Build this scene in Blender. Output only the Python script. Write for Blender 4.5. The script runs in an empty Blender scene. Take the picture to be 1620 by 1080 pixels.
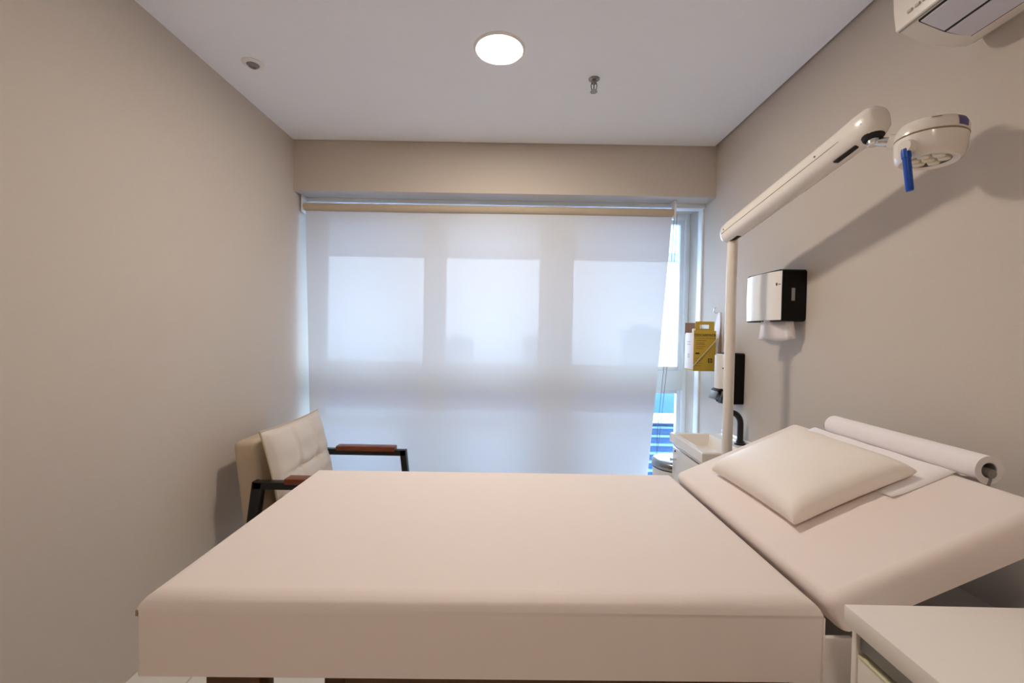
import bpy, bmesh, math, random
from mathutils import Vector, Matrix
S = bpy.context.scene
COL = S.collection
PI = math.pi
random.seed(4)

# ------------------------------------------------------------------ camera
CAM_Z = 1.33
yaw, pitch, roll = -0.0039108, -0.02047023, 0.01812331
cy, sy, cp, sp = math.cos(yaw), math.sin(yaw), math.cos(pitch), math.sin(pitch)
f = Vector((sy*cp, cy*cp, sp)); r0 = Vector((cy, -sy, 0)); u0 = r0.cross(f)
r = r0*math.cos(roll) + u0*math.sin(roll); u = u0*math.cos(roll) - r0*math.sin(roll)
cam_d = bpy.data.cameras.new('camera'); cam = bpy.data.objects.new('camera', cam_d); COL.objects.link(cam)
cam_d.sensor_width = 36; cam_d.lens = 700/1620*36; cam_d.clip_start = 0.02; cam_d.clip_end = 1000
M4 = Matrix((r, u, -f)).transposed().to_4x4(); M4.translation = (0, 0, CAM_Z)
cam.matrix_world = M4
S.camera = cam

# ------------------------------------------------------------------ sky, exposure
SKY = 15.0
LAMP = 232
S.view_settings.view_transform = 'Standard'; S.view_settings.look = 'None'
S.view_settings.gamma = 1; S.view_settings.use_curve_mapping = False
S.view_settings.exposure = 0.0
w = bpy.data.worlds.new('sky'); S.world = w; w.use_nodes = True
nt = w.node_tree; nt.nodes.clear()
out = nt.nodes.new('ShaderNodeOutputWorld'); bg = nt.nodes.new('ShaderNodeBackground')
tc = nt.nodes.new('ShaderNodeTexCoord'); sep = nt.nodes.new('ShaderNodeSeparateXYZ'); rp = nt.nodes.new('ShaderNodeValToRGB')
mp = nt.nodes.new('ShaderNodeMapRange')
mp.inputs['From Min'].default_value = -0.6; mp.inputs['From Max'].default_value = 0.9
nt.links.new(tc.outputs['Generated'], sep.inputs[0]); nt.links.new(sep.outputs['Z'], mp.inputs['Value'])
nt.links.new(mp.outputs[0], rp.inputs['Fac'])
e = rp.color_ramp.elements
e[0].position = 0.0; e[0].color = (0.04, 0.075, 0.13, 1)
e[1].position = 1.0; e[1].color = (0.36, 0.62, 1.0, 1)
for p, c in ((0.33, (0.10, 0.17, 0.27, 1)), (0.385, (0.50, 0.64, 0.85, 1)), (0.42, (0.62, 0.76, 1.0, 1)), (0.55, (0.60, 0.77, 1.0, 1)), (0.75, (0.5, 0.72, 1.0, 1))):
    q = e.new(p); q.color = c
nt.links.new(rp.outputs['Color'], bg.inputs['Color']); bg.inputs['Strength'].default_value = SKY
nt.links.new(bg.outputs[0], out.inputs['Surface'])

pl = bpy.data.lights.new('window_portal', 'AREA'); pl.shape = 'RECTANGLE'; pl.size = 2.7; pl.size_y = 2.1
pl.cycles.is_portal = True
po = bpy.data.objects.new('window_portal', pl); COL.objects.link(po)
po.location = (-0.08, 3.33, 1.1); po.rotation_euler = (-PI/2, 0, 0)

sl_ = bpy.data.lights.new('sun', 'SUN'); sl_.energy = 3.0; sl_.angle = .02; sl_.color = (1, .96, .9)  # added under an overcast sky to brighten the tower fronts and slats
so_ = bpy.data.objects.new('sun', sl_); COL.objects.link(so_); so_.rotation_euler = (math.radians(48), 0, math.radians(-25))
S.cycles.use_denoising = True
S.cycles.max_bounces = 14; S.cycles.diffuse_bounces = 8; S.cycles.transparent_max_bounces = 16
S.cycles.sample_clamp_indirect = 8

# ------------------------------------------------------------------ materials
def srgb(h):
    c = [int(h[i:i+2], 16)/255 for i in (0, 2, 4)]
    return tuple(x/12.92 if x <= .04045 else ((x+.055)/1.055)**2.4 for x in c) + (1,)
def mat(name, col, rough=.5, metal=0., var=.04, scale=30., bump=0., bscale=200., spec=.5, coat=0.):
    m = bpy.data.materials.new(name); m.use_nodes = True; n = m.node_tree; b = n.nodes['Principled BSDF']
    c = srgb(col) if isinstance(col, str) else tuple(col) + (1,)
    b.inputs['Roughness'].default_value = rough; b.inputs['Metallic'].default_value = metal
    b.inputs['Specular IOR Level'].default_value = spec; b.inputs['Coat Weight'].default_value = coat
    t = n.nodes.new('ShaderNodeTexCoord'); no = n.nodes.new('ShaderNodeTexNoise')
    no.inputs['Scale'].default_value = scale; no.inputs['Detail'].default_value = 3
    mx = n.nodes.new('ShaderNodeMix'); mx.data_type = 'RGBA'
    mx.inputs['A'].default_value = tuple(x*(1-var) for x in c[:3]) + (1,)
    mx.inputs['B'].default_value = tuple(min(1, x*(1+var)) for x in c[:3]) + (1,)
    n.links.new(t.outputs['Object'], no.inputs['Vector']); n.links.new(no.outputs['Fac'], mx.inputs['Factor'])
    n.links.new(mx.outputs['Result'], b.inputs['Base Color'])
    if bump:
        n2 = n.nodes.new('ShaderNodeTexNoise'); n2.inputs['Scale'].default_value = bscale; n2.inputs['Detail'].default_value = 4
        bp = n.nodes.new('ShaderNodeBump'); bp.inputs['Strength'].default_value = bump; bp.inputs['Distance'].default_value = .002
        n.links.new(t.outputs['Object'], n2.inputs['Vector']); n.links.new(n2.outputs['Fac'], bp.inputs['Height'])
        n.links.new(bp.outputs['Normal'], b.inputs['Normal'])
    return m
def woodmat(name, a, b_, rough=.4):
    m = bpy.data.materials.new(name); m.use_nodes = True; n = m.node_tree; b = n.nodes['Principled BSDF']
    t = n.nodes.new('ShaderNodeTexCoord'); mpn = n.nodes.new('ShaderNodeMapping'); mpn.inputs['Scale'].default_value = (3, 40, 40)
    no = n.nodes.new('ShaderNodeTexNoise'); no.inputs['Scale'].default_value = 3; no.inputs['Detail'].default_value = 6
    rr = n.nodes.new('ShaderNodeValToRGB'); rr.color_ramp.elements[0].color = srgb(a); rr.color_ramp.elements[1].color = srgb(b_)
    rr.color_ramp.elements[0].position = .3; rr.color_ramp.elements[1].position = .7
    n.links.new(t.outputs['Object'], mpn.inputs[0]); n.links.new(mpn.outputs[0], no.inputs['Vector'])
    n.links.new(no.outputs['Fac'], rr.inputs['Fac']); n.links.new(rr.outputs['Color'], b.inputs['Base Color'])
    b.inputs['Roughness'].default_value = rough
    return m
def emit(name, col, s):
    m = bpy.data.materials.new(name); m.use_nodes = True; n = m.node_tree; n.nodes.clear()
    o = n.nodes.new('ShaderNodeOutputMaterial'); em = n.nodes.new('ShaderNodeEmission')
    em.inputs['Color'].default_value = tuple(col) + (1,); em.inputs['Strength'].default_value = s
    n.links.new(em.outputs[0], o.inputs['Surface']); return m
def glassmat(name):
    m = bpy.data.materials.new(name); m.use_nodes = True; n = m.node_tree; n.nodes.clear()
    o = n.nodes.new('ShaderNodeOutputMaterial'); tr = n.nodes.new('ShaderNodeBsdfTransparent'); g = n.nodes.new('ShaderNodeBsdfGlossy')
    fr = n.nodes.new('ShaderNodeFresnel'); fr.inputs['IOR'].default_value = 1.35; g.inputs['Roughness'].default_value = .02
    tr.inputs['Color'].default_value = (.93, .97, .98, 1)
    mx = n.nodes.new('ShaderNodeMixShader'); n.links.new(fr.outputs[0], mx.inputs[0]); n.links.new(tr.outputs[0], mx.inputs[1]); n.links.new(g.outputs[0], mx.inputs[2])
    n.links.new(mx.outputs[0], o.inputs['Surface']); return m
def screenmat(name, openness=.021, trans=.145, col=(.88, .87, .90), dcol=(.68, .65, .61)):
    """woven sun-screen: open holes + translucent yarn + diffuse yarn"""
    m = bpy.data.materials.new(name); m.use_nodes = True; n = m.node_tree; n.nodes.clear()
    o = n.nodes.new('ShaderNodeOutputMaterial'); tr = n.nodes.new('ShaderNodeBsdfTransparent')
    tl = n.nodes.new('ShaderNodeBsdfTranslucent'); df = n.nodes.new('ShaderNodeBsdfDiffuse')
    t = n.nodes.new('ShaderNodeTexCoord'); no = n.nodes.new('ShaderNodeTexNoise'); mpn = n.nodes.new('ShaderNodeMapping')
    mpn.inputs['Scale'].default_value = (120, 1, 6); no.inputs['Scale'].default_value = 1
    mx0 = n.nodes.new('ShaderNodeMix'); mx0.data_type = 'RGBA'
    mx0.inputs['A'].default_value = tuple(x*.97 for x in col) + (1,); mx0.inputs['B'].default_value = tuple(min(1, x*1.03) for x in col) + (1,)
    n.links.new(t.outputs['Object'], mpn.inputs[0]); n.links.new(mpn.outputs[0], no.inputs['Vector']); n.links.new(no.outputs['Fac'], mx0.inputs['Factor'])
    n.links.new(mx0.outputs['Result'], tl.inputs['Color']); df.inputs['Color'].default_value = tuple(dcol) + (1,)
    a = n.nodes.new('ShaderNodeMixShader'); a.inputs[0].default_value = trans; n.links.new(df.outputs[0], a.inputs[1]); n.links.new(tl.outputs[0], a.inputs[2])
    b = n.nodes.new('ShaderNodeMixShader'); b.inputs[0].default_value = openness; n.links.new(a.outputs[0], b.inputs[1]); n.links.new(tr.outputs[0], b.inputs[2])
    n.links.new(b.outputs[0], o.inputs['Surface']); return m
def floormat():
    m = mat('floor tile', 'e2ded8', .25, var=.05, scale=6); n = m.node_tree; b = n.nodes['Principled BSDF']
    br = n.nodes.new('ShaderNodeTexBrick'); br.offset = 0; br.inputs['Scale'].default_value = 1; br.inputs['Brick Width'].default_value = .6; br.inputs['Row Height'].default_value = .6
    br.inputs['Mortar Size'].default_value = .003; br.inputs['Color1'].default_value = srgb('e4e0da'); br.inputs['Color2'].default_value = srgb('dfdbd4'); br.inputs['Mortar'].default_value = srgb('b5afa6')
    t = n.nodes.new('ShaderNodeTexCoord'); n.links.new(t.outputs['Object'], br.inputs['Vector']); n.links.new(br.outputs['Color'], b.inputs['Base Color']); return m
def towermat(name, wall, win, bw, rh):
    m = bpy.data.materials.new(name); m.use_nodes = True; n = m.node_tree; b = n.nodes['Principled BSDF']
    br = n.nodes.new('ShaderNodeTexBrick'); br.offset = 0; br.inputs['Scale'].default_value = 1; br.inputs['Brick Width'].default_value = bw; br.inputs['Row Height'].default_value = rh
    br.inputs['Mortar Size'].default_value = rh*.22; br.inputs['Color1'].default_value = srgb(win); br.inputs['Color2'].default_value = srgb(win); br.inputs['Mortar'].default_value = srgb(wall)
    t = n.nodes.new('ShaderNodeTexCoord'); mpn = n.nodes.new('ShaderNodeMapping'); mpn.inputs['Rotation'].default_value = (PI/2, 0, 0)
    n.links.new(t.outputs['Object'], mpn.inputs[0]); n.links.new(mpn.outputs[0], br.inputs['Vector']); n.links.new(br.outputs['Color'], b.inputs['Base Color'])
    b.inputs['Roughness'].default_value = .7; return m

M = dict(
    wall=mat('greige wall paint', 'cabfb4', .75, var=.02, scale=60, bump=.25, bscale=350, spec=.25),
    ceil=mat('ceiling paint', 'f2f3f7', .85, var=.01, scale=20, spec=.2),
    vinyl=mat('white vinyl', 'eee5dd', .45, var=.015, scale=25, bump=.1, bscale=500, spec=.35),
    sheet=mat('white cover', 'e8dcd6', .6, var=.015, scale=18, bump=.15, bscale=600, spec=.25),
    white=mat('white laminate', 'e6dfd8', .35, var=.01),
    lacq=mat('white lacquered metal', 'e9e1d8', .22, var=.01, coat=.3),
    plast=mat('white plastic', 'ece8e4', .3, var=.01),
    frame=mat('white window frame', 'eef0f2', .35, var=.01),
    black=mat('black plastic', '070606', .45, var=.05, spec=.2),
    bmetal=mat('black metal', '100f0f', .38, var=.05),
    dchrome=mat('dull chrome', '8e8c88', .25, 1.), chrome=mat('chrome', 'd9d9da', .12, 1.),
    steel=mat('brushed steel', 'a4a5a8', .22, 1., var=.06, scale=80),
    alu=mat('aluminium', '9fa4a4', .38, 1.),
    fab=mat('beige linen', 'c6b59f', .9, var=.08, scale=220, bump=.5, bscale=500, spec=.1),
    cush=mat('off white cotton', 'd8cec4', .9, var=.05, scale=180, bump=.4, bscale=400, spec=.1),
    wood=woodmat('reddish brown wood', '5a2a14', '8a4522'),
    dwood=woodmat('brown wood', '4b2f18', '6d4a25'),
    paper=mat('white paper', 'efe9ea', .8, var=.01, spec=.2),
    card=mat('yellow cardboard', 'c6a63c', .7, var=.04),
    cardin=mat('brown cardboard', '9b8076', .85, var=.05),
    ink=mat('dark olive ink', '3f3412', .8),
    dark=mat('dark recess', '1c1817', .7),  # near-black; also stands in for shade inside gaps and openings
    grey=mat('grey plastic', '7c7b7a', .5),
    flap=mat('cool grey plastic', 'd3d2db', .35, var=.01),
    blue=mat('blue silicone', '0a4bb0', .35, var=.03),
    purple=mat('purple sticker', '5b5487', .5, var=.2, scale=150),
    lens=mat('frosted lens', 'e4dcc6', .15, var=.02),
    faint=mat('faint grey print', 'bdb2a6', .5), tan=mat('tan strut', '9b8468', .5),
    bracket=mat('grey bracket', '8b8884', .5),
    cer=mat('white ceramic', 'f2e9dd', .12, var=.01, coat=.4),
    pale=mat('pale edge banding', 'd8d2ae', .45),
    conc=mat('pale blue render', 'b9c6d4', .8, var=.05),
    slat=mat('blue grey slat', '6a87a5', .6), bluep=mat('blue panel', '274a72', .5), bpale=mat('pale blue panel', '34578f', .4),
    rubber=mat('rubber', '23211f', .7),
    glass=glassmat('window glass'), screen=screenmat('screen fabric'),
    floor=floormat(), lamp2=emit('weaker lamp diffuser glow', (1.0, .88, .74), LAMP*.6), frost=screenmat('frosted sheet', .02, .5, (.9, .92, .95)), lamp=emit('lamp diffuser glow', (1.0, .90, .77), LAMP),
)

# ------------------------------------------------------------------ mesh helpers
class MB:
    def __init__(s): s.bm = bmesh.new()
    def _bev(s, geom_faces, bev, seg):
        es = list({e for fc in geom_faces for e in fc.edges})
        bmesh.ops.bevel(s.bm, geom=es, offset=bev, segments=seg, profile=.5, affect='EDGES', clamp_overlap=True)
    def box(s, x0, x1, y0, y1, z0, z1, bev=0, seg=2, mx=None):
        b = bmesh.new(); bmesh.ops.create_cube(b, size=1)
        for v in b.verts: v.co = Vector(((x0+x1)/2 + v.co.x*(x1-x0), (y0+y1)/2 + v.co.y*(y1-y0), (z0+z1)/2 + v.co.z*(z1-z0)))
        if bev: bmesh.ops.bevel(b, geom=list(b.edges), offset=bev, segments=seg, profile=.5, affect='EDGES')
        if mx is not None: b.transform(mx)
        s.add(b); return s
    def add(s, b):
        me = bpy.data.meshes.new('t'); b.to_mesh(me); b.free(); s.bm.from_mesh(me); bpy.data.meshes.remove(me)
    def loft(s, rings, close=True, caps=True):
        b = s.bm; R = [[b.verts.new(p) for p in ring] for ring in rings]; n = len(R[0])
        for i in range(len(R)-1):
            for j in range(n if close else n-1):
                k = (j+1) % n
                b.faces.new((R[i][j], R[i][k], R[i+1][k], R[i+1][j]))
        if caps and close: b.faces.new(list(reversed(R[0]))); b.faces.new(R[-1])
        return s
    def lathe(s, prof, c, axis=(0, 0, 1), n=40, caps=True):
        ax = Vector(axis).normalized(); a = ax.orthogonal().normalized(); bb = ax.cross(a); c = Vector(c)
        s.loft([[c + ax*h + (a*math.cos(2*PI*j/n) + bb*math.sin(2*PI*j/n))*max(rr, 1e-4) for j in range(n)] for rr, h in prof], True, caps)
        return s
    def cyl(s, p, q, rad, n=24, r2=None):
        p, q = Vector(p), Vector(q); L = (q-p).length
        return s.lathe([(rad, 0), (rad if r2 is None else r2, L)], p, q-p, n)
    def tube(s, pts, rad, n=16):
        pts = [Vector(p) for p in pts]; rings = []; up = None
        for i, p in enumerate(pts):
            t = (pts[min(i+1, len(pts)-1)] - pts[max(i-1, 0)]).normalized()
            a = t.orthogonal().normalized() if up is None else (up - t*up.dot(t)).normalized(); up = a; bb = t.cross(a)
            rr = rad[i] if isinstance(rad, (list, tuple)) else rad
            rings.append([p + (a*math.cos(2*PI*j/n) + bb*math.sin(2*PI*j/n))*rr for j in range(n)])
        return s.loft(rings)
    def bar(s, p, q, w_, h_, side=(0, 1, 0), bev=.003):
        """rectangular bar from p to q; w_ along `side`, h_ across"""
        p, q = Vector(p), Vector(q); t = (q-p).normalized(); a = Vector(side); a = (a - t*a.dot(t)).normalized(); c = t.cross(a)
        mx = Matrix((t, a, c)).transposed().to_4x4(); mx.translation = (p+q)/2; L = (q-p).length
        return s.box(-L/2, L/2, -w_/2, w_/2, -h_/2, h_/2, bev, 2, mx)
    def prism(s, prof, y0, y1):
        return s.loft([[(x, y0, z) for x, z in prof], [(x, y1, z) for x, z in prof]])
    def move(s, mx): s.bm.transform(mx); return s
def build(name, mb, m, parent=None, origin=None, angle=35, **tags):
    bm = mb.bm; bmesh.ops.recalc_face_normals(bm, faces=bm.faces)
    o0 = Vector(origin) if origin is not None else None
    if parent is not None and '_o' in KEEP.get(parent.name, {}): o0 = KEEP[parent.name]['_o']
    if o0 is not None: bm.transform(Matrix.Translation(-o0))
    me = bpy.data.meshes.new(name); bm.to_mesh(me); bm.free()
    me.polygons.foreach_set('use_smooth', [True]*len(me.polygons)); me.set_sharp_from_angle(angle=math.radians(angle))
    me.materials.append(m); o = bpy.data.objects.new(name, me); COL.objects.link(o)
    if parent is not None:
        o.parent = parent
        KEEP[o.name] = {'_o': o0 if o0 is not None else Vector()}
    elif o0 is not None: o.location = o0; KEEP[o.name] = {'_o': o0}
    for k, v in tags.items(): o[k] = v
    return o
KEEP = {}
def thing(name, loc, label=None, cat=None, group=None, kind=None, rz=0):
    o = bpy.data.objects.new(name, None); COL.objects.link(o); o.location = loc; o.empty_display_size = .1
    o.rotation_euler = (0, 0, rz)
    KEEP[o.name] = {'_o': Vector(loc)}
    if label: o['label'] = label
    if cat: o['category'] = cat
    if group: o['group'] = group
    if kind: o['kind'] = kind
    return o
def struct(name, mb, m, **k): return build(name, mb, m, kind='structure', **k)
def textmesh(body, size, mx, ext=.0004):
    cu = bpy.data.curves.new('t', 'FONT'); cu.body = body; cu.size = size; cu.extrude = ext; cu.align_x = 'CENTER'; cu.align_y = 'CENTER'
    o = bpy.data.objects.new('t', cu); COL.objects.link(o); dg = bpy.context.evaluated_depsgraph_get()
    me = bpy.data.meshes.new_from_object(o.evaluated_get(dg)); bpy.data.objects.remove(o); bpy.data.curves.remove(cu)
    mb = MB(); mb.bm.from_mesh(me); bpy.data.meshes.remove(me); mb.move(mx); return mb

# ------------------------------------------------------------------ room shell
XL, XR, YS, YW, ZC, ZS = -1.423, 1.267, 2.835, 3.23, 2.53, 2.212
YB = -1.5
struct('floor', MB().box(XL-.1, XR+.1, YB-.1, 3.36, -.1, 0), M['floor'])
struct('wall_left', MB().box(XL-.12, XL, YB, 3.36, 0, 2.7), M['wall'])
struct('wall_right', MB().box(XR, XR+.12, YB, 3.36, 0, 2.7), M['wall'])
struct('wall_front', MB().box(XL-.12, XR+.12, YB-.12, YB, 0, 2.7), M['wall'])
struct('wall_back', MB().box(XL, XR, YS, 3.36, ZS, 2.7), M['wall'])
struct('ceiling', MB().box(XL, XR-.014, YB, YS-.005, ZC, ZC+.03), M['ceil'])
struct('trim_1', MB().box(XL, XR, YB, YS, 2.62, 2.66), M['dark'])            # dark slab above the shadow gap; the void's shade is put into its colour
struct('trim_2', MB().box(XR-.012, XR, 3.0, 3.07, 0, ZS-.03, .002), M['frame'])     # profile up the right wall beside the blind
struct('trim_3', MB().box(XL, XR, 2.985, 3.06, ZS-.03, ZS, .002), M['frame'])        # head rail above the blind
struct('trim_4', MB().box(XL, XR, YW, YW+.12, 0, .06), M['frame'])            # sill

# windows: (outer x0, x1, glass x0, x1)
def window(i, x0, x1, g0, g1):
    o = thing('window_%d' % i, ((x0+x1)/2, YW+.04, 0), kind='structure')
    fb = MB(); ya, yb = YW, YW+.075
    fb.box(x0, g0, ya, yb, .06, ZS, .003); fb.box(g1, x1, ya, yb, .06, ZS, .003)
    fb.box(g0, g1, ya, yb, 2.168, ZS, .003); fb.box(g0, g1, ya, yb, .06, .10, .003)
    build('window_frame', fb, M['frame'], o)
    build('rail', MB().box(g0, g1, ya-.006, yb, .930, 1.072, .003), M['frame'], o)
    for za, zb in ((1.072, 2.168), (.10, .930)):
        sb = MB(); t = .028
        sb.box(g0, g0+t, ya+.02, yb-.01, za, zb, .002); sb.box(g1-t, g1, ya+.02, yb-.01, za, zb, .002)
        sb.box(g0+t, g1-t, ya+.02, yb-.01, zb-t, zb, .002); sb.box(g0+t, g1-t, ya+.02, yb-.01, za, za+t, .002)
        sh = build('sash', sb, M['frame'], o)
        build('pane', MB().box(g0+t-.004, g1-t+.004, ya+.036, ya+.042, za+t-.004, zb-t+.004), M['glass'], sh)
window(1, XL, -.586, XL+.012, -.639)
window(2, -.585, .304, -.533, .208)
window(3, .305, XR, .402, XR-.034)

# ------------------------------------------------------------------ outside
cn = thing('canopy', (0, 3.75, 2.0), 'pale canopy running along the top outside the window', 'canopy')
build('canopy_sheet', MB().loft([[(x, 3.37, 2.19), (x, 4.05, 2.07), (x, 4.05, 2.078), (x, 3.37, 2.198)] for x in (-2.6, 2.6)]), M['frost'], cn)
build('edge_beam', MB().box(-2.6, 2.6, 4.03, 4.09, 2.0, 2.10, .004), M['conc'], cn)
lv = thing('louver_screen', (2.2, 6.1, -1.2), 'blue-grey slatted screen with pale cap seen low through the window gap', 'louver')
build('cap', MB().box(-3, 3.4, 5.9, 6.3, .15, .25, .01), M['conc'], lv)
for k in range(11):
    z = .06-.12*k; build('slat', MB().box(-3, 3.4, 6.06, 6.14, z-.016, z+.016, .004), M['slat'], lv)
build('back_panel', MB().box(-3, 3.4, 6.14, 6.2, -1.4, .15), M['bluep'], lv)
build('distance_panel', MB().box(-3, 3.4, 6.12, 6.18, .25, .66, .004), M['bpale'], lv)  # made-up panel; stands in for the bluish distance below the horizon
T = [(27.3, 33.2, 100, 112, 2.6, 'e3e4e4', 'aab4bf', 'pale tower block with grid of windows right of centre on the horizon'),
     (41, 58, 118, 130, 1.2, 'dcdad4', 'a7b1ba', 'wide cream block near the window gap on the horizon'),
     (-24, -15, 150, 165, -1.0, 'c9ced4', '9aa7b5', 'low distant grey block left of centre on the horizon'),
     (4, 16, 180, 195, -.2, 'cfd3d6', '9fabb7', 'low distant pale block at the middle of the horizon')]
for x0, x1, y0, y1, zt, wl, wn, lab in T:
    t = build('tower_block', MB().box(x0, x1, y0, y1, -60, zt).box(x0+(x1-x0)*.3, x0+(x1-x0)*.6, y0+2, y1-2, zt, zt+1.2), towermat('facade '+wl, wl, wn, 1.6, 1.5),
              origin=(x0, y0, -60), label=lab, category='building')

# ------------------------------------------------------------------ roller blind
bl = thing('roller_blind', (-.18, 2.94, 2.1), 'white translucent roller blind covering most of the window', 'blind')
NX, NZ = 40, 30; rings = []
for i in range(NZ+1):
    q = i/NZ; z = 2.13 - q*(2.13-.10); row = []
    xl = -1.392 + .033*q; xr = 1.028 - .125*q**1.15; yy = 2.935 + .05*q
    for j in range(NX+1):
        p = j/NX; x = xl + (xr-xl)*p
        row.append((x, yy + .004*math.sin(7*p+2*q), z))
    rings.append(row)
fabm = MB(); fabm.loft(rings, close=False)
fo = build('fabric', fabm, M['screen'], bl)
build('roll_tube', MB().cyl((-1.395, 2.935, 2.135), (1.03, 2.935, 2.135), .026, 28), M['fab'], bl)
bx = -1.405
build('hem_bar', MB().box(-1.359, .903, 2.978, 2.992, .085, .11, .003), M['plast'], bl)
for x in (-1.408, 1.033):
    build('bracket', MB().box(x, x+(.006 if x < 0 else .012), 2.905, 2.968, 2.095, ZS-.001, .003), M['plast'], bl)
ch = MB()
for dx in (-.008, .010):
    ch.tube([(1.043+dx, 2.915, 2.12), (1.035+dx, 2.925, 1.8), (1.012+dx*1.2, 2.93, 1.2), (.975+dx, 2.935, .7), (.962, 2.94, .45)], .0016, 6)
build('chain', ch, M['grey'], bl)

# ------------------------------------------------------------------ exam table
RZ = .015
et = thing('exam_table', (-.04, 1.23, 0), 'white covered examination table with raised backrest filling the foreground', 'exam table', rz=RZ)
EL, ER, EY, ET = -.672, .645, .395, .82        # left end, hinge, half width, top height
o_ = Vector((-.04, 1.23, 0))
def W(x, y, z): return Vector((x, y, z)) + o_
def soft_slab(x0, x1, y0, y1, z0, z1, rad, crown=.004, nx=30, ny=20, mx=None):
    """rounded slab with a slightly crowned top and a crisp lower edge"""
    b = bmesh.new(); bmesh.ops.create_cube(b, size=1)
    for v in b.verts: v.co = Vector(((x0+x1)/2 + v.co.x*(x1-x0), (y0+y1)/2 + v.co.y*(y1-y0), (z0+z1)/2 + v.co.z*(z1-z0)))
    es = [e for e in b.edges if all(v.co.z > (z0+z1)/2 for v in e.verts)]
    bmesh.ops.bevel(b, geom=es, offset=rad, segments=6, profile=.5, affect='EDGES')
    if mx is not None: b.transform(mx)
    m_ = MB(); m_.add(b); return m_
fs = soft_slab(EL, ER-.002, -EY, EY, .664, ET, .034)
bmesh.ops.bevel(fs.bm, geom=[e for e in fs.bm.edges if len(e.link_faces) == 2 and abs(e.verts[0].co.z-e.verts[1].co.z) > .1 and e.calc_face_angle() > 1], offset=.006, segments=3, profile=.5, affect='EDGES')
fs.move(Matrix.Translation(o_)); flat = build('flat_section', fs, M['sheet'], et, angle=60)
hem = MB().box(ER-.0035, ER-.0005, -EY-.0012, EY+.0012, .664, ET-.03, .0005).move(Matrix.Translation(o_)); build('cover_hem', hem, M['sheet'], flat)
tab = MB().box(EL-.0015, EL+.003, -EY-.001, -EY+.005, ET-.040, ET-.029, .0006).move(Matrix.Translation(o_)); build('corner_tab', tab, M['tan'], flat, label='small dark tab at corner')
ANG = math.atan(.443)
hin = Matrix.Translation(o_ + Vector((ER+.003, 0, ET))) @ Matrix.Rotation(-ANG, 4, 'Y')
b = bmesh.new(); bmesh.ops.create_cube(b, size=1)
BL, BT = .49, .070
for v in b.verts: v.co = Vector((BL/2 + v.co.x*BL, v.co.y*2*EY, -BT/2 + v.co.z*BT))
bmesh.ops.bevel(b, geom=[e for e in b.edges if not (all(v.co.z < -BT/2 for v in e.verts) and all(v.co.x > .1 or True for v in e.verts) and abs(e.verts[0].co.x-e.verts[1].co.x) > .1)], offset=.024, segments=6, profile=.5, affect='EDGES')
bs = MB(); bs.add(b); bs.move(hin); build('backrest', bs, M['sheet'], et, angle=60)
bd = MB().box(-.30, .60, -.33, .33, .06, .660, .004).move(Matrix.Translation(o_)); build('base_cabinet', bd, M['dwood'], et)
be = MB().box(.602, 1.19, -.36, .36, .685, .70, .003).box(.602, .64, -.36, .36, .06, .685, .003).box(1.15, 1.19, -.36, .36, .06, .685, .003).move(Matrix.Translation(o_)); build('head_frame', be, M['bracket'], et)
build('skirt_panel', MB().box(.60, .72, -.372, -.361, .2, .735, .002).move(Matrix.Translation(o_)), M['white'], et)
build('lift_strut', MB().tube([W(1.02, -.10, .70), W(.99, -.10, .76), W(.90, -.10, .86)], .010, 12), M['tan'], et)
for yy in (-.30, .30):
    build('leg', MB().box(-.585, -.475, yy-.03, yy+.03, 0, .663, .004).move(Matrix.Translation(o_)), M['dwood'], et)

# paper roll on a rod behind the backrest
prl = thing('paper_roll', (1.127, 1.295, 1.025), 'white paper roll lying behind the top of the backrest', 'paper roll')
mb = MB(); n = 40; ro, ri, ya, yb = .034, .0185, 1.042, 1.548
def ring(rad, y): return [(1.127 + rad*math.cos(2*PI*j/n), y, 1.025 + rad*math.sin(2*PI*j/n)) for j in range(n)]
mb.loft([ring(ri, ya), ring(ro, ya), ring(ro, yb), ring(ri, yb), ring(ri, ya)], True, False)
build('roll', mb, M['paper'], prl)
mb = MB(); mb.loft([ring(ri*.99, ya+.002), ring(ri*.99, yb-.002), ring(ri*.9, yb-.002), ring(ri*.9, ya+.002), ring(ri*.99, ya+.002)], True, False)
build('core', mb, M['bracket'], prl)
kx = .443
def onb(x): return ET + kx*(x-(o_.x+ER+.003))
sp_ = MB(); rows = []
path = [(1.102, 1.002), (1.085, 1.0085), (1.066, 1.0105)] + [(x, onb(x)+d) for x, d in ((1.056, .0), (1.052, .0012))] + [(x, onb(x)+.0016) for x in (1.045, 1.02, .99, .96, .93, .905)]
for x, z in path:
    row = []
    for j in range(13):
        y = 1.046 + (1.54-1.046)*j/12
        lift = .0
        if x < .92 and j == 0: lift = .003
        row.append((x, y, z+lift+.0008*math.sin(j*1.7+x*30)))
    rows.append(row)
sp_.loft(rows, close=False)
so = build('paper_sheet', sp_, M['paper'], prl)
md = so.modifiers.new('thick', 'SOLIDIFY'); md.thickness = .0006
rk = build('roll_rod', MB().cyl((1.127, 1.020, 1.018), (1.127, 1.56, 1.018), .011, 18), M['bracket'], et)
for y in (1.026, 1.56): build('rod_arm', MB().bar((1.130, y, 1.012), (1.112, y, .95), .005, .010), M['bracket'], rk)

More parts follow.
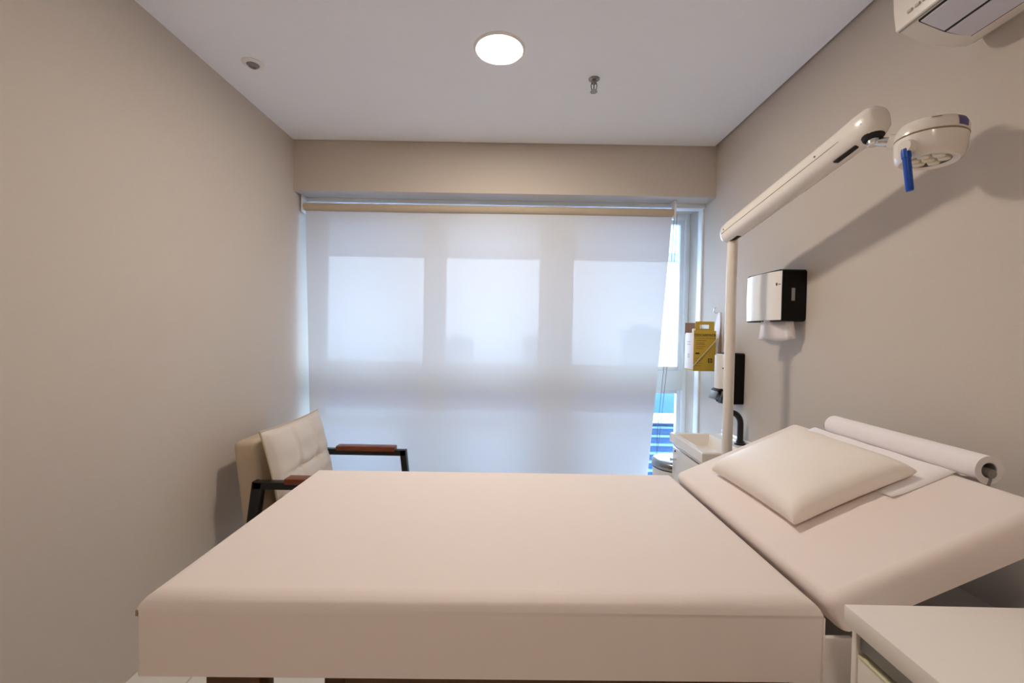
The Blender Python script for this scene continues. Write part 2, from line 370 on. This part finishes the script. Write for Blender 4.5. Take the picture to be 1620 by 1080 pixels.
# pillow (lies on the slope)
pw = MB(); NU, NV = 44, 44
px0, px1, py0, py1 = -.158, .158, -.205, .205
def pil(side):
    R = []
    for i in range(NU+1):
        row = []
        for j in range(NV+1):
            a = math.sin(PI/2*(2*i/NU-1)); c = math.sin(PI/2*(2*j/NV-1))
            fx = (1-abs(a)**9)**.42; fy = (1-abs(c)**9)**.42
            h = fx*fy
            pin = 1 - .03*(1-abs(a)**2)*abs(c)**3 + .02*abs(a*c)**8; pin2 = 1 - .025*(1-abs(c)**2)*abs(a)**3 + .025*abs(a*c)**8
            x = a*.16*pin2; y = c*.208*pin
            z = .020 + ((.040 + .016*(1-a*a)*(1-c*c))*h if side > 0 else -.0195*h**.6)
            row.append((x, y, z))
        R.append(row)
    return R
pw.loft(pil(1), close=False); pw.loft(pil(-1), close=False)
bmesh.ops.remove_doubles(pw.bm, verts=pw.bm.verts, dist=.0004)
pc = Vector((.842, 1.285, onb(.842)+.003))
pw.move(Matrix.Translation(pc) @ Matrix.Rotation(.02, 4, 'Z') @ Matrix.Rotation(-ANG, 4, 'Y'))
build('pillow', pw, M['vinyl'], origin=pc, angle=80, label='white vinyl pillow lying on the raised backrest', category='pillow')

# ------------------------------------------------------------------ drawer cabinet, front right
dc = thing('drawer_cabinet', (.92, .25, 0), 'white laminate drawer cabinet in the front right corner beside the table', 'cabinet')
build('top', MB().box(.581, XR-.002, -.25, .76, .838, .87, .0015), M['white'], dc)
cb = MB().box(.594, XR-.004, .7475, .7575, .06, .837, .001).box(.594, XR-.004, -.236, -.218, .06, .837, .001)
cb.box(.63, XR-.004, -.218, .7475, .06, .835).box(.594, .63, -.218, .7475, .832, .8365)
build('body', cb, M['white'], dc)
build('plinth', MB().box(.63, XR-.01, -.22, .73, 0, .06), M['dark'], dc)
zt = .80
for k in range(3):
    z1 = .792-.235*k; z0 = z1-.195
    d = build('drawer', MB().box(.596, .615, -.215, .7455, z0, z1-.004, .001), M['white'], dc)
    build('edge_lip', MB().box(.595, .6155, -.215, .7455, z1-.004, z1, .0008), M['pale'], d)
    build('handle', MB().box(.599, .605, -.214, .745, z1+.009, z1+.036, .001).box(.599, .628, -.214, .745, z1+.034, z1+.038, .001), M['alu'], d)

# ------------------------------------------------------------------ armchair by the left wall
ac = thing('armchair', (-1.02, 2.34, 0), 'beige armchair with black metal arms standing against the left wall by the window', 'armchair')
def slab(p_top, p_bot, y0, y1, th, bev, n=10):
    """upholstered slab leaning in the XZ plane"""
    a, c = Vector((p_top[0], 0, p_top[1])), Vector((p_bot[0], 0, p_bot[1])); t = (a-c).normalized(); nn = Vector((t.z, 0, -t.x))
    L = (a-c).length; mx = Matrix((t, Vector((0, 1, 0)), t.cross(Vector((0, 1, 0))))).transposed().to_4x4(); mx.translation = (a+c)/2 + Vector((0, (y0+y1)/2, 0))
    m_ = MB(); m_.box(-L/2, L/2, -(y1-y0)/2, (y1-y0)/2, -th/2, th/2, bev, 4, mx); return m_
build('backrest', slab((-1.282, .787), (-1.225, .33), 2.095, 2.61, .115, .028), M['fab'], ac, angle=60)
build('seat', MB().box(-1.24, -.66, 2.10, 2.58, .30, .44, .03, 4), M['fab'], ac, angle=60)
# tufted loose cushion
ct, cb_ = Vector((-1.180, 2.36, .836)), Vector((-1.085, 2.36, .44)); t = (ct-cb_).normalized(); nrm = Vector((t.z, 0, -t.x)).normalized()
L = (ct-cb_).length; HW = .295
def cush(side):
    R = []
    for i in range(31):
        row = []
        for j in range(37):
            a = 2*i/30-1; c = 2*j/36-1
            h = ((1-abs(a)**4)*(1-abs(c)**4))**.5
            g = 0
            for s0 in (-.33, .33): g += math.exp(-((c-s0)/.035)**2)*.5
            g += math.exp(-((a+.12)/.04)**2)*.55
            tuft = sum(math.exp(-(((a+.12)/.16)**2 + ((c-s0)/.13)**2)) for s0 in (-.33, .33))*.9
            wr = .06*math.sin(9*a+4*c)*math.sin(5*c-3*a)
            d = max(.0, h*(1 - .42*g*h - .42*tuft + 1.3*wr))
            if side < 0: d = h*.5
            ear = 1 + .03*abs(a*c)**3
            p = (ct+cb_)/2 + t*(a*L/2*ear*(1-.02*(1-c*c))) + Vector((0, 1, 0))*(c*HW*ear*(1-.03*(1-a*a))) + nrm*(side*d*.058)
            row.append(p)
        R.append(row)
    return R
cm = MB(); cm.loft(cush(1), close=False); cm.loft(cush(-1), close=False); bmesh.ops.remove_doubles(cm.bm, verts=cm.bm.verts, dist=.0004)
cu = build('cushion', cm, M['cush'], ac, angle=75)
pip = []
for i in range(0, 31): pip.append((2*i/30-1, -1))
for j in range(1, 37): pip.append((1, 2*j/36-1))
for i in range(29, -1, -1): pip.append((2*i/30-1, 1))
pts = []
for a, c in pip:
    ear = 1 + .03*abs(a*c)**3
    pts.append((ct+cb_)/2 + t*(a*L/2*ear*(1-.02*(1-c*c))) + Vector((0, 1, 0))*(c*HW*ear*(1-.03*(1-a*a))))
build('piping', MB().tube(pts, .0045, 8), M['fab'], cu)
for y in (2.045, 2.635):
    z = .600
    a = MB(); a.bar((-1.195, y, z), (-.632, y, z), .042, .034); a.bar((-.650, y, z+.0165), (-.575, y, 0), .042, .036)
    a.bar((-1.175, y, z+.0165), (-1.255, y, 0), .042, .046)
    ao = build('arm_frame', a, M['bmetal'], ac)
    build('armrest', MB().box(-1.045, -.695, y-.032, y+.032, z+.010, z+.038, .005), M['wood'], ao)
for x, z in ((-1.20, .28), (-.68, .28)): build('crossbar', MB().bar((x, 2.045, z), (x, 2.635, z), .03, .03, (1, 0, 0)), M['bmetal'], ac)

# ------------------------------------------------------------------ sink cabinet
sk = thing('sink_cabinet', (1.11, 2.40, 0), 'white ceramic basin on a white cabinet against the right wall', 'sink')
x0, x1, y0, y1, zt = .942, XR-.002, 2.18, 2.635, .752
b = bmesh.new(); bmesh.ops.create_cube(b, size=1)
bs_ = MB(); bmm = bs_.bm
def rect(ax0, ax1, ay0, ay1, z): return [(ax0, ay0, z), (ax1, ay0, z), (ax1, ay1, z), (ax0, ay1, z)]
b.free()
bs_.loft([rect(x0+.01, x1, y0+.01, y1-.01, .69), rect(x0, x1, y0, y1, .70), rect(x0, x1, y0, y1, zt-.006), rect(x0+.005, x1, y0+.005, y1-.005, zt),
          rect(x0+.028, x1-.10, y0+.03, y1-.03, zt), rect(x0+.034, x1-.105, y0+.036, y1-.036, zt-.006), rect(x0+.07, x1-.13, y0+.07, y1-.07, zt-.10)])
build('basin', bs_, M['cer'], sk, angle=30)
build('backsplash', MB().box(XR-.02, XR-.001, y0+.03, y1, zt-.002, zt+.022, .003), M['cer'], sk)
build('drain', MB().cyl((1.06, 2.41, zt-.101), (1.06, 2.41, zt-.096), .025), M['chrome'], sk)
build('body', MB().box(.972, XR-.002, 2.20, 2.62, .04, .645, .001).box(.972, XR-.002, 2.20, 2.215, .645, .70), M['white'], sk)
build('plinth', MB().box(.99, XR-.01, 2.22, 2.60, 0, .04), M['dark'], sk)
build('apron', MB().box(.958, .971, 2.20, 2.62, .678, .699, .001), M['plast'], sk)
dr = build('door', MB().box(.955, .971, 2.203, 2.617, .06, .670, .0015), M['white'], sk)
build('knob', MB().cyl((.955, 2.56, .61), (.928, 2.56, .61), .006, 14).cyl((.928, 2.56, .61), (.920, 2.56, .61), .010, 14), M['chrome'], dr)
build('lock', MB().cyl((.955, 2.575, .655), (.952, 2.575, .655), .006, 14), M['dark'], dr)
fa = thing('faucet', (1.215, 2.37, zt), 'black curved faucet standing at the back of the basin', 'faucet')
fx, fy = 1.222, 2.365
build('base', MB().lathe([(.030, 0), (.030, .006), (.020, .014), (.019, .02)], (fx, fy, zt+.001), n=28), M['bmetal'], fa)
pts = [(fx, fy, zt+.015), (fx, fy, zt+.11)] + [(fx - .05*(1-math.cos(a)), fy, zt+.11 + .06*math.sin(a)) for a in [PI*k/20 for k in range(1, 16)]]
build('spout', MB().tube(pts, .0155, 18), M['bmetal'], fa)

# waste bin
wb = thing('waste_bin', (1.045, 2.79, 0), 'steel rimmed waste bin between the sink and the blind', 'bin')
build('body', MB().lathe([(.141, .02), (.141, .50)], (1.04, 2.785, 0), n=48), M['plast'], wb)
build('base_ring', MB().lathe([(.144, 0), (.144, .02), (.141, .022)], (1.04, 2.785, 0), n=48), M['rubber'], wb)
build('gasket', MB().lathe([(.142, .50), (.144, .501), (.144, .507), (.142, .508)], (1.04, 2.785, 0), n=48), M['rubber'], wb)
build('lid', MB().lathe([(.147, .508), (.149, .511), (.149, .542), (.141, .550), (.10, .556), (.05, .559), (.001, .560)], (1.04, 2.785, 0), n=56), M['steel'], wb, angle=50)

# ------------------------------------------------------------------ dispensers on the right wall
def rounded(y0, y1, z0, z1, rad, n=6):
    P = []
    for (cy_, cz_, a0) in ((y1-rad, z1-rad, 0), (y0+rad, z1-rad, PI/2), (y0+rad, z0+rad, PI), (y1-rad, z0+rad, 1.5*PI)):
        for k in range(n+1): P.append((cy_ + rad*math.cos(a0+PI/2*k/n), cz_ + rad*math.sin(a0+PI/2*k/n)))
    return P
def dispenser_shell(y0, y1, z0, z1, xs, rad=.018):
    m_ = MB(); m_.loft([[(x, y, z) for y, z in rounded(y0+ins, y1-ins, z0+ins, z1-ins, rad)] for x, ins in xs]); return m_
td = thing('towel_dispenser', (XR, 2.075, 1.395), 'white and black paper towel dispenser mounted high on the right wall', 'dispenser')
ya, yb, za, zb = 1.928, 2.222, 1.400, 1.628
build('back_shell', dispenser_shell(ya, yb, za, zb, ((XR-.001, 0), (XR-.105, .0))), M['black'], td)
fm = MB(); n = 16; prof = []
for k in range(n+1):
    q = 2*k/n-1; prof.append((yb-.002 if k == n else ya+.006 + (yb-ya-.012)*k/n, XR-.105-.022*(1-abs(q)**2.6)))
R = []
for y, x in prof: R.append([(XR-.104, y, za+.006), (x, y, za+.006), (x-.0015, y, (za+zb)/2), (x, y, zb-.008), (XR-.104, y, zb-.008)])
fm.loft(R, True, True); build('front_cover', fm, M['plast'], td, angle=50)
build('side_window', MB().box(XR-.066, XR-.051, ya-.0015, ya+.002, 1.490, 1.545, .0012), M['bracket'], td)
build('emblem', MB().box(XR-.1152, XR-.110, ya+.027, ya+.035, 1.557, 1.569, .0003), M['black'], td)
build('emblem_word', MB().box(XR-.1118, XR-.106, ya+.012, ya+.024, 1.5605, 1.564, .0003), M['grey'], td)
build('towel', MB().loft([[(XR-.060+(-.026)*(k/9)*1.6+.010*math.sin(k*.9)+.015*s_*(1-k/9), 1.945+.016*k*(1 + .12*s_), z+.004*math.cos(k)) for k in range(10)] for s_, z in ((0, 1.405), (.3, 1.375), (.8, 1.335), (1.0, 1.318))] , close=False), M['paper'], td)
tw = [o for o in td.children if o.name.startswith('towel')][0]; md = tw.modifiers.new('thick', 'SOLIDIFY'); md.thickness = .03; md.offset = 0
sd = thing('soap_dispenser', (XR, 2.48, .955), 'white and black soap dispenser mounted on the wall above the basin', 'dispenser')
ya, yb, za, zb = 2.422, 2.530, .955, 1.238
build('back_shell', dispenser_shell(ya, yb, za, zb, ((XR-.001, 0), (XR-.095, 0), (XR-.108, .004)), .014), M['black'], sd)
fm = MB(); R = []
for k in range(13):
    q = 2*k/12-1; y = ya+.003 + (yb-ya-.006)*k/12; x = XR-.108-.026*(1-abs(q)**2.8)
    R.append([(XR-.106, y, za+.085), (x, y, za+.085), (x, y, zb-.014), (XR-.106, y, zb-.006)])
fm.loft(R); build('front_cover', fm, M['plast'], sd, angle=50)
build('emblem', MB().box(XR-.1185, XR-.112, ya+.0025, ya+.010, 1.151, 1.158, .0004), M['black'], sd)
lvx = MB(); lvx.bar((XR-.128, (ya+yb)/2, za+.082), (XR-.085, (ya+yb)/2, za+.005), .09, .03, (0, 1, 0), .004)
lo = build('push_lever', lvx, M['black'], sd)
build('lever_edge', MB().bar((XR-.113, ya+.009, za+.072), (XR-.133, ya+.009, za+.008), .006, .009, (0, 1, 0), .001).bar((XR-.135, (ya+yb)/2, za+.07), (XR-.15, (ya+yb)/2, za+.025), .08, .006, (0, 1, 0), .002), M['grey'], lo)

# ------------------------------------------------------------------ sharps box on the wall
sb = thing('sharps_box', (1.17, 2.77, 1.11), 'yellow cardboard sharps container hung on the right wall by the window', 'sharps container')
X0, X1, Y0, Y1, Z0, Z1 = 1.097, 1.232, 2.70, 2.835, 1.115, 1.352
build('front_panel', MB().box(X0, X1, Y0, Y0+.003, Z0, Z1+.01, .0006), M['card'], sb)
build('side_panel', MB().box(X0, X0+.003, Y0+.003, Y1, Z0+.008, Z1-.004, .0006), M['paper'], sb, label='white printed side panel')
build('box_body', MB().box(X0+.003, X1, Y0+.003, Y1, Z0, Z1-.012), M['card'], sb)
fl = MB()   # handle flap with a slot, standing above the front panel
xa, xb = X0+.008, X1-.012
fl.box(xa, xb, Y0, Y0+.003, Z1+.01, Z1+.022).box(xa, xa+.026, Y0, Y0+.003, Z1+.022, Z1+.046).box(xb-.032, xb, Y0, Y0+.003, Z1+.022, Z1+.046).box(xa, xb, Y0, Y0+.003, Z1+.046, Z1+.066)
build('handle_flap', fl, M['card'], sb)
build('rear_flap', MB().box(X0-.004, X0+.07, Y1-.004, Y1, Z1-.012, Z1+.06).box(X0+.005, X0+.06, Y1-.006, Y1-.004, Z1-.03, Z1), M['cardin'], sb, label='brown inner flap')
build('lining', MB().box(X0+.005, X1-.03, Y0+.02, Y0+.05, Z1-.012, Z1+.022, .006), M['paper'], sb)
txm = Matrix.Translation((X0+.068, Y0-.0008, Z1-.018)) @ Matrix.Rotation(PI/2, 4, 'X')
build('lettering', textmesh('DESCARPACK', .0215, txm), M['ink'], sb)
LN = [(X0+.004, X1-.004, Z1-.0375, Z1-.036), (X0+.012, X0+.036, Z1-.133, Z1-.124)]
LN += [(X0+.014, X0+.014+wd, Z1+z, Z1+z+.0022) for wd, z in ((.062, -.052), (.05, -.066), (.055, -.075), (.058, -.088), (.045, -.10))]
LN += [(X0+.012, X0+.055-.006*(k % 2), Z1-.160-.015*k, Z1-.1585-.015*k) for k in range(4)]
for a_, b_, c_, d_ in LN: build('print_line', MB().box(a_, b_, Y0-.0006, Y0, c_, d_), M['ink'], sb)
sy_ = MB(); cx_, cz_ = X0+.102, Z1-.172
sy_.box(cx_-.013, cx_+.013, Y0-.0006, Y0, cz_-.013, cz_+.013)
so_ = build('hazard_square', sy_, M['ink'], sb)
build('hazard_ring', MB().lathe([(.0045, 0), (.008, 0), (.008, .0006), (.0045, .0006), (.0045, 0)], (cx_, Y0-.0006, cz_), (0, -1, 0), 20, False), M['card'], so_)
build('strap', MB().bar((X0-.001, Y0-.004, Z0+.032), (X1+.012, Y0-.004, Z1-.032), .003, .006, (0, 1, 0), .001), M['pale'], sb)
build('side_emblem', MB().lathe([(.012, 0), (.016, 0), (.016, .0006), (.012, .0006), (.012, 0)], (X0, 2.775, Z0+.09), (-1, 0, 0), 4, False), M['grey'], sb)
for z in (.16, .175): build('side_line', MB().box(X0-.0006, X0, 2.75, 2.80, Z0+z, Z0+z+.003), M['grey'], sb)
hd = thing('wall_support', (XR, 2.77, 1.1), 'brown backing board and hook on the wall behind the sharps box', 'support')
bb_ = MB(); bb_.loft([[(1.262, 2.705, 1.12), (1.262, 2.83, 1.12), (1.262, 2.83, 1.30), (1.262, 2.75, 1.475), (1.262, 2.72, 1.475)], [(1.2655, 2.705, 1.12), (1.2655, 2.83, 1.12), (1.2655, 2.83, 1.30), (1.2655, 2.75, 1.475), (1.2655, 2.72, 1.475)]])
build('backing_board', bb_, M['paper'], hd)
sl_ = MB(); sl_.loft([[(1.240, 2.699, 1.13), (1.2615, 2.699, 1.13), (1.2615, 2.699, 1.30), (1.2600, 2.699, 1.455)], [(1.240, 2.703, 1.13), (1.2615, 2.703, 1.13), (1.2615, 2.703, 1.30), (1.2600, 2.703, 1.455)]])
build('gusset', sl_, M['cardin'], hd)
build('hook', MB().tube([(1.265, 2.76, 1.475), (1.25, 2.755, 1.472), (1.238, 2.75, 1.482), (1.238, 2.75, 1.50), (1.248, 2.75, 1.508)], .0028, 10), M['chrome'], hd)

# ------------------------------------------------------------------ procedure lamp
lp = thing('procedure_lamp', (.98, 2.02, 0), 'white floor standing procedure lamp with long arm in front of the right wall', 'lamp')
build('base', MB().lathe([(.11, 0), (.11, .02), (.04, .05), (.026, .06)], (.985, 2.02, 0), n=32), M['lacq'], lp)
pb = MB(); pb.tube([(.985, 2.02, .05), (.985, 2.02, .8), (.984, 2.02, 1.785)], .0222, 24); build('pole', pb, M['lacq'], lp)
A = Vector((.972, 2.06, 1.795)); B = Vector((1.038, 1.275, 1.965)); t = (B-A).normalized()
side = Vector((1, 0, 0)); side = (side - t*side.dot(t)).normalized(); up = side.cross(t)
if up.z < 0: up = -up
am = MB(); rings = []; Lm = (B-A).length
for q, sw, sh in ((0, .55, .55), (.012, .85, .85), (.03, .97, .97), (.08, 1, 1), (.5, 1.0, 1.0), (.82, 1.0, 1.0), (.93, 1.06, 1.03), (.97, 1.0, .98), (.99, .82, .82), (1.0, .55, .5)):
    c = A + t*(q*Lm); ww, hh = .039*sw, .046*sh
    rings.append([c + side*ww*(abs(math.cos(a))**.75*(1 if math.cos(a) > 0 else -1)) + up*hh*(abs(math.sin(a))**.75*(1 if math.sin(a) > 0 else -1)) for a in [2*PI*j/32 for j in range(32)]])
am.loft(rings); arm = build('arm', am, M['lacq'], lp, angle=50)
sm = MB()
for s_ in (-1,): sm.bar(A + t*.03 + side*s_*.0385 + up*(-.006), B - t*.03 + side*s_*.0385 + up*(-.006), .0022, .0022, up, 0)
build('seam', sm, M['grey'], arm)
build('slot', MB().bar(B - t*.16 - up*.0445 - side*.014, B - t*.075 - up*.0435 - side*.014, .018, .006, side, .002), M['dark'], arm)
build('slot', MB().bar(A + t*.03 - up*.0435, A + t*.10 - up*.0448, .02, .006, side, .002), M['dark'], arm)
for q in (.06, .74): build('screw', MB().lathe([(.0035, 0), (.0035, .003), (.001, .004)], A + t*(q*Lm) - side*.0375 + up*.006, -side, 12), M['grey'], arm)
build('socket', MB().lathe([(.022, 0), (.029, .008), (.029, .03)], B - t*.04 - up*.049, up, 20), M['dark'], arm)
HC = Vector((1.116, 1.215, 1.812))
J = B - t*.04 - up*.055
kn = MB(); kn.lathe([(.012, 0), (.016, .004), (.016, .028), (.012, .032)], J - up*.012, up, 20); build('joint', kn, M['chrome'], lp)
lk = MB(); d_ = (HC + Vector((0, 0, .052)) - (J)); lk.cyl(J, J + d_*.35, .010, 18, .014); build('link', lk, M['chrome'], lp)
lk = MB(); lk.cyl(J + d_*.3, J + d_*.62, .021, 20); build('sleeve', lk, M['lacq'], lp)
ax = Vector((-.06, -.02, -1)).normalized()      # beam direction
hd_ = MB(); hd_.lathe([(.047, -.004), (.050, -.002), (.062, 0), (.070, -.006), (.0745, -.025), (.0765, -.058), (.0745, -.059), (.0745, -.062), (.0770, -.063), (.0765, -.082), (.070, -.096), (.05, -.105), (.025, -.109), (.001, -.110)], HC, ax, 56, False)
head = build('lamp_head', hd_, M['lacq'], lp, angle=40)
build('reflector', MB().lathe([(.050, -.003), (.048, -.014), (.001, -.016)], HC, ax, 40, False), M['bracket'], head)
a1 = ax.orthogonal().normalized(); a2 = ax.cross(a1)
for k in range(7):
    c = HC + ax*(-.013) + ((a1*math.cos(2*PI*k/6+.3) + a2*math.sin(2*PI*k/6+.3))*.032 if k < 6 else Vector())
    build('led_lens', MB().lathe([(.0148, 0), (.0148, .006), (.012, .010), (.001, .011)], c, ax, 20), M['lens'], head)
gl = MB(); gl.lathe([(.0755, -.0585), (.0775, -.0605), (.0755, -.0625)], HC, ax, 56, False); build('groove', gl, M['tan'], head)
hv = Vector((-.96, -.28, 0)).normalized()
hb = HC + hv*.066 + Vector((0, 0, .030))
build('handle_boss', MB().lathe([(.016, 0), (.019, .010), (.016, .028)], hb, hv, 24), M['lacq'], head)
hp = hb + hv*.020 + Vector((0, 0, -.014))
build('handle', MB().lathe([(.0098, .008), (.0108, .004), (.0108, -.016), (.0092, -.018), (.0090, -.100), (.008, -.105), (.001, -.106)], hp, (-.08, .06, 1), 24), M['blue'], head, label='blue handle grip')
def onhead(a, h, rad):
    d1 = Vector((math.cos(a), math.sin(a), 0)); d1 = (d1 - ax*d1.dot(ax)).normalized()
    return HC - ax*h + d1*rad
ang0 = math.radians(-78)
build('sticker', MB().loft([[onhead(ang0-.2+.4*i/6, h, rad) for rad, h in ((.0779, .067), (.0777, .0825), (.0730, .0925))] for i in range(7)], close=False), M['purple'], head)
build('vent_slot', MB().loft([[onhead(ang0-.95+.07*i, h, rad) for rad, h in ((.0745, .0900), (.0728, .0930))] for i in range(5)], close=False), M['tan'], head)

# ------------------------------------------------------------------ air conditioner
acu = thing('air_conditioner', (XR, .8, 2.1), 'white wall mounted air conditioner at the top of the right wall', 'air conditioner')
prof = [(XR-.001, 2.43), (1.09, 2.43), (1.052, 2.418), (1.035, 2.39), (1.028, 2.30), (1.034, 2.22), (1.041, 2.178), (1.047, 2.170), (1.09, 2.150), (1.13, 2.138), (1.182, 2.132), (1.225, 2.136), (1.25, 2.148), (XR-.001, 2.165)]
build('body', MB().prism(prof, .36, 1.235), M['lacq'], acu, angle=25)
fr = [(1.088, 2.432), (1.049, 2.4195), (1.031, 2.391), (1.024, 2.30), (1.030, 2.22), (1.037, 2.176), (1.042, 2.172), (1.046, 2.19), (1.036, 2.30), (1.042, 2.39), (1.06, 2.415)]
build('front_panel', MB().prism(fr, .355, 1.240), M['lacq'], acu, angle=25)
dk = [(1.0485, 2.1650), (1.115, 2.1400), (1.150, 2.1328), (1.188, 2.1298), (1.188, 2.137), (1.150, 2.14), (1.115, 2.147), (1.047, 2.172)]
build('outlet', MB().prism(dk, .43, 1.184), M['dark'], acu)  # solid dark strip; shade in the gaps around the flaps is its colour
build('seam', MB().box(1.0395, 1.0425, .36, 1.2345, 2.1695, 2.1725), M['bracket'], acu)
build('flap', MB().prism([(1.050, 2.1625), (1.080, 2.1505), (1.112, 2.1395), (1.112, 2.143), (1.080, 2.154), (1.050, 2.166)], .434, 1.1795), M['flap'], acu)
build('flap', MB().prism([(1.119, 2.1375), (1.150, 2.1305), (1.182, 2.1275), (1.182, 2.131), (1.150, 2.134), (1.119, 2.141)], .434, 1.1805), M['flap'], acu)
for k in range(7): mk = MB(); mk.box(1.0295, 1.0335, 1.185-.022*k, 1.185-.022*k+.014, 2.196, 2.203, .0005); build('marking', mk, M['faint'], acu)

# ------------------------------------------------------------------ ceiling fittings
def downlight(x, y, lab, m_):
    dl = thing('ceiling_downlight', (x, y, ZC), lab, 'light')
    build('trim_ring', MB().lathe([(.089, -.003), (.100, -.007), (.110, -.002), (.110, 0), (.089, 0), (.089, -.003)], (x, y, ZC-.0005), n=56, caps=False), M['plast'], dl)
    build('diffuser', MB().lathe([(.090, 0), (.090, -.004), (.001, -.0045)], (x, y, ZC-.0006), n=56), m_, dl)
downlight(-.083, 1.90, 'round lit downlight in the middle of the ceiling, seen above the table', M['lamp'])
downlight(-.083, -.55, 'round lit downlight in the ceiling behind the drawer cabinet end of the room', M['lamp2'])
sr = thing('sprinkler', (.356, 2.11, ZC), 'small chrome sprinkler head hanging from ceiling right of downlight', 'sprinkler')
p0 = Vector((.356, 2.11, ZC))
build('escutcheon', MB().lathe([(.026, 0), (.026, -.003), (.018, -.008), (.010, -.010)], p0, n=28), M['dchrome'], sr)
build('nozzle', MB().lathe([(.011, -.008), (.011, -.022), (.006, -.026)], p0, n=20), M['dchrome'], sr)
yk = MB()
for s_ in (-1, 1): yk.tube([p0+Vector((s_*.010, 0, -.018)), p0+Vector((s_*.014, 0, -.032)), p0+Vector((s_*.011, 0, -.048)), p0+Vector((s_*.002, 0, -.056))], .0028, 8)
build('yoke', yk, M['dchrome'], sr)
build('bulb', MB().cyl(p0+Vector((0, 0, -.026)), p0+Vector((0, 0, -.052)), .0025, 10), M['rubber'], sr)
build('deflector', MB().lathe([(.004, -.054), (.017, -.060), (.017, -.062), (.003, -.062)], p0, n=20), M['dchrome'], sr)
dt = thing('ceiling_sensor', (-1.207, 2.03, ZC), 'small white round sensor on the ceiling near left wall', 'sensor')
p0 = Vector((-1.207, 2.03, ZC))
build('ring', MB().lathe([(.046, 0), (.046, -.003), (.038, -.007), (.027, -.008), (.027, 0)], p0, n=36, caps=False), M['plast'], dt)
build('eyeball', MB().lathe([(.026, -.003), (.025, -.010), (.017, -.018), (.014, -.018), (.012, -.012), (.001, -.012)], p0, (.12, .05, 1), 30, False), M['bracket'], dt)
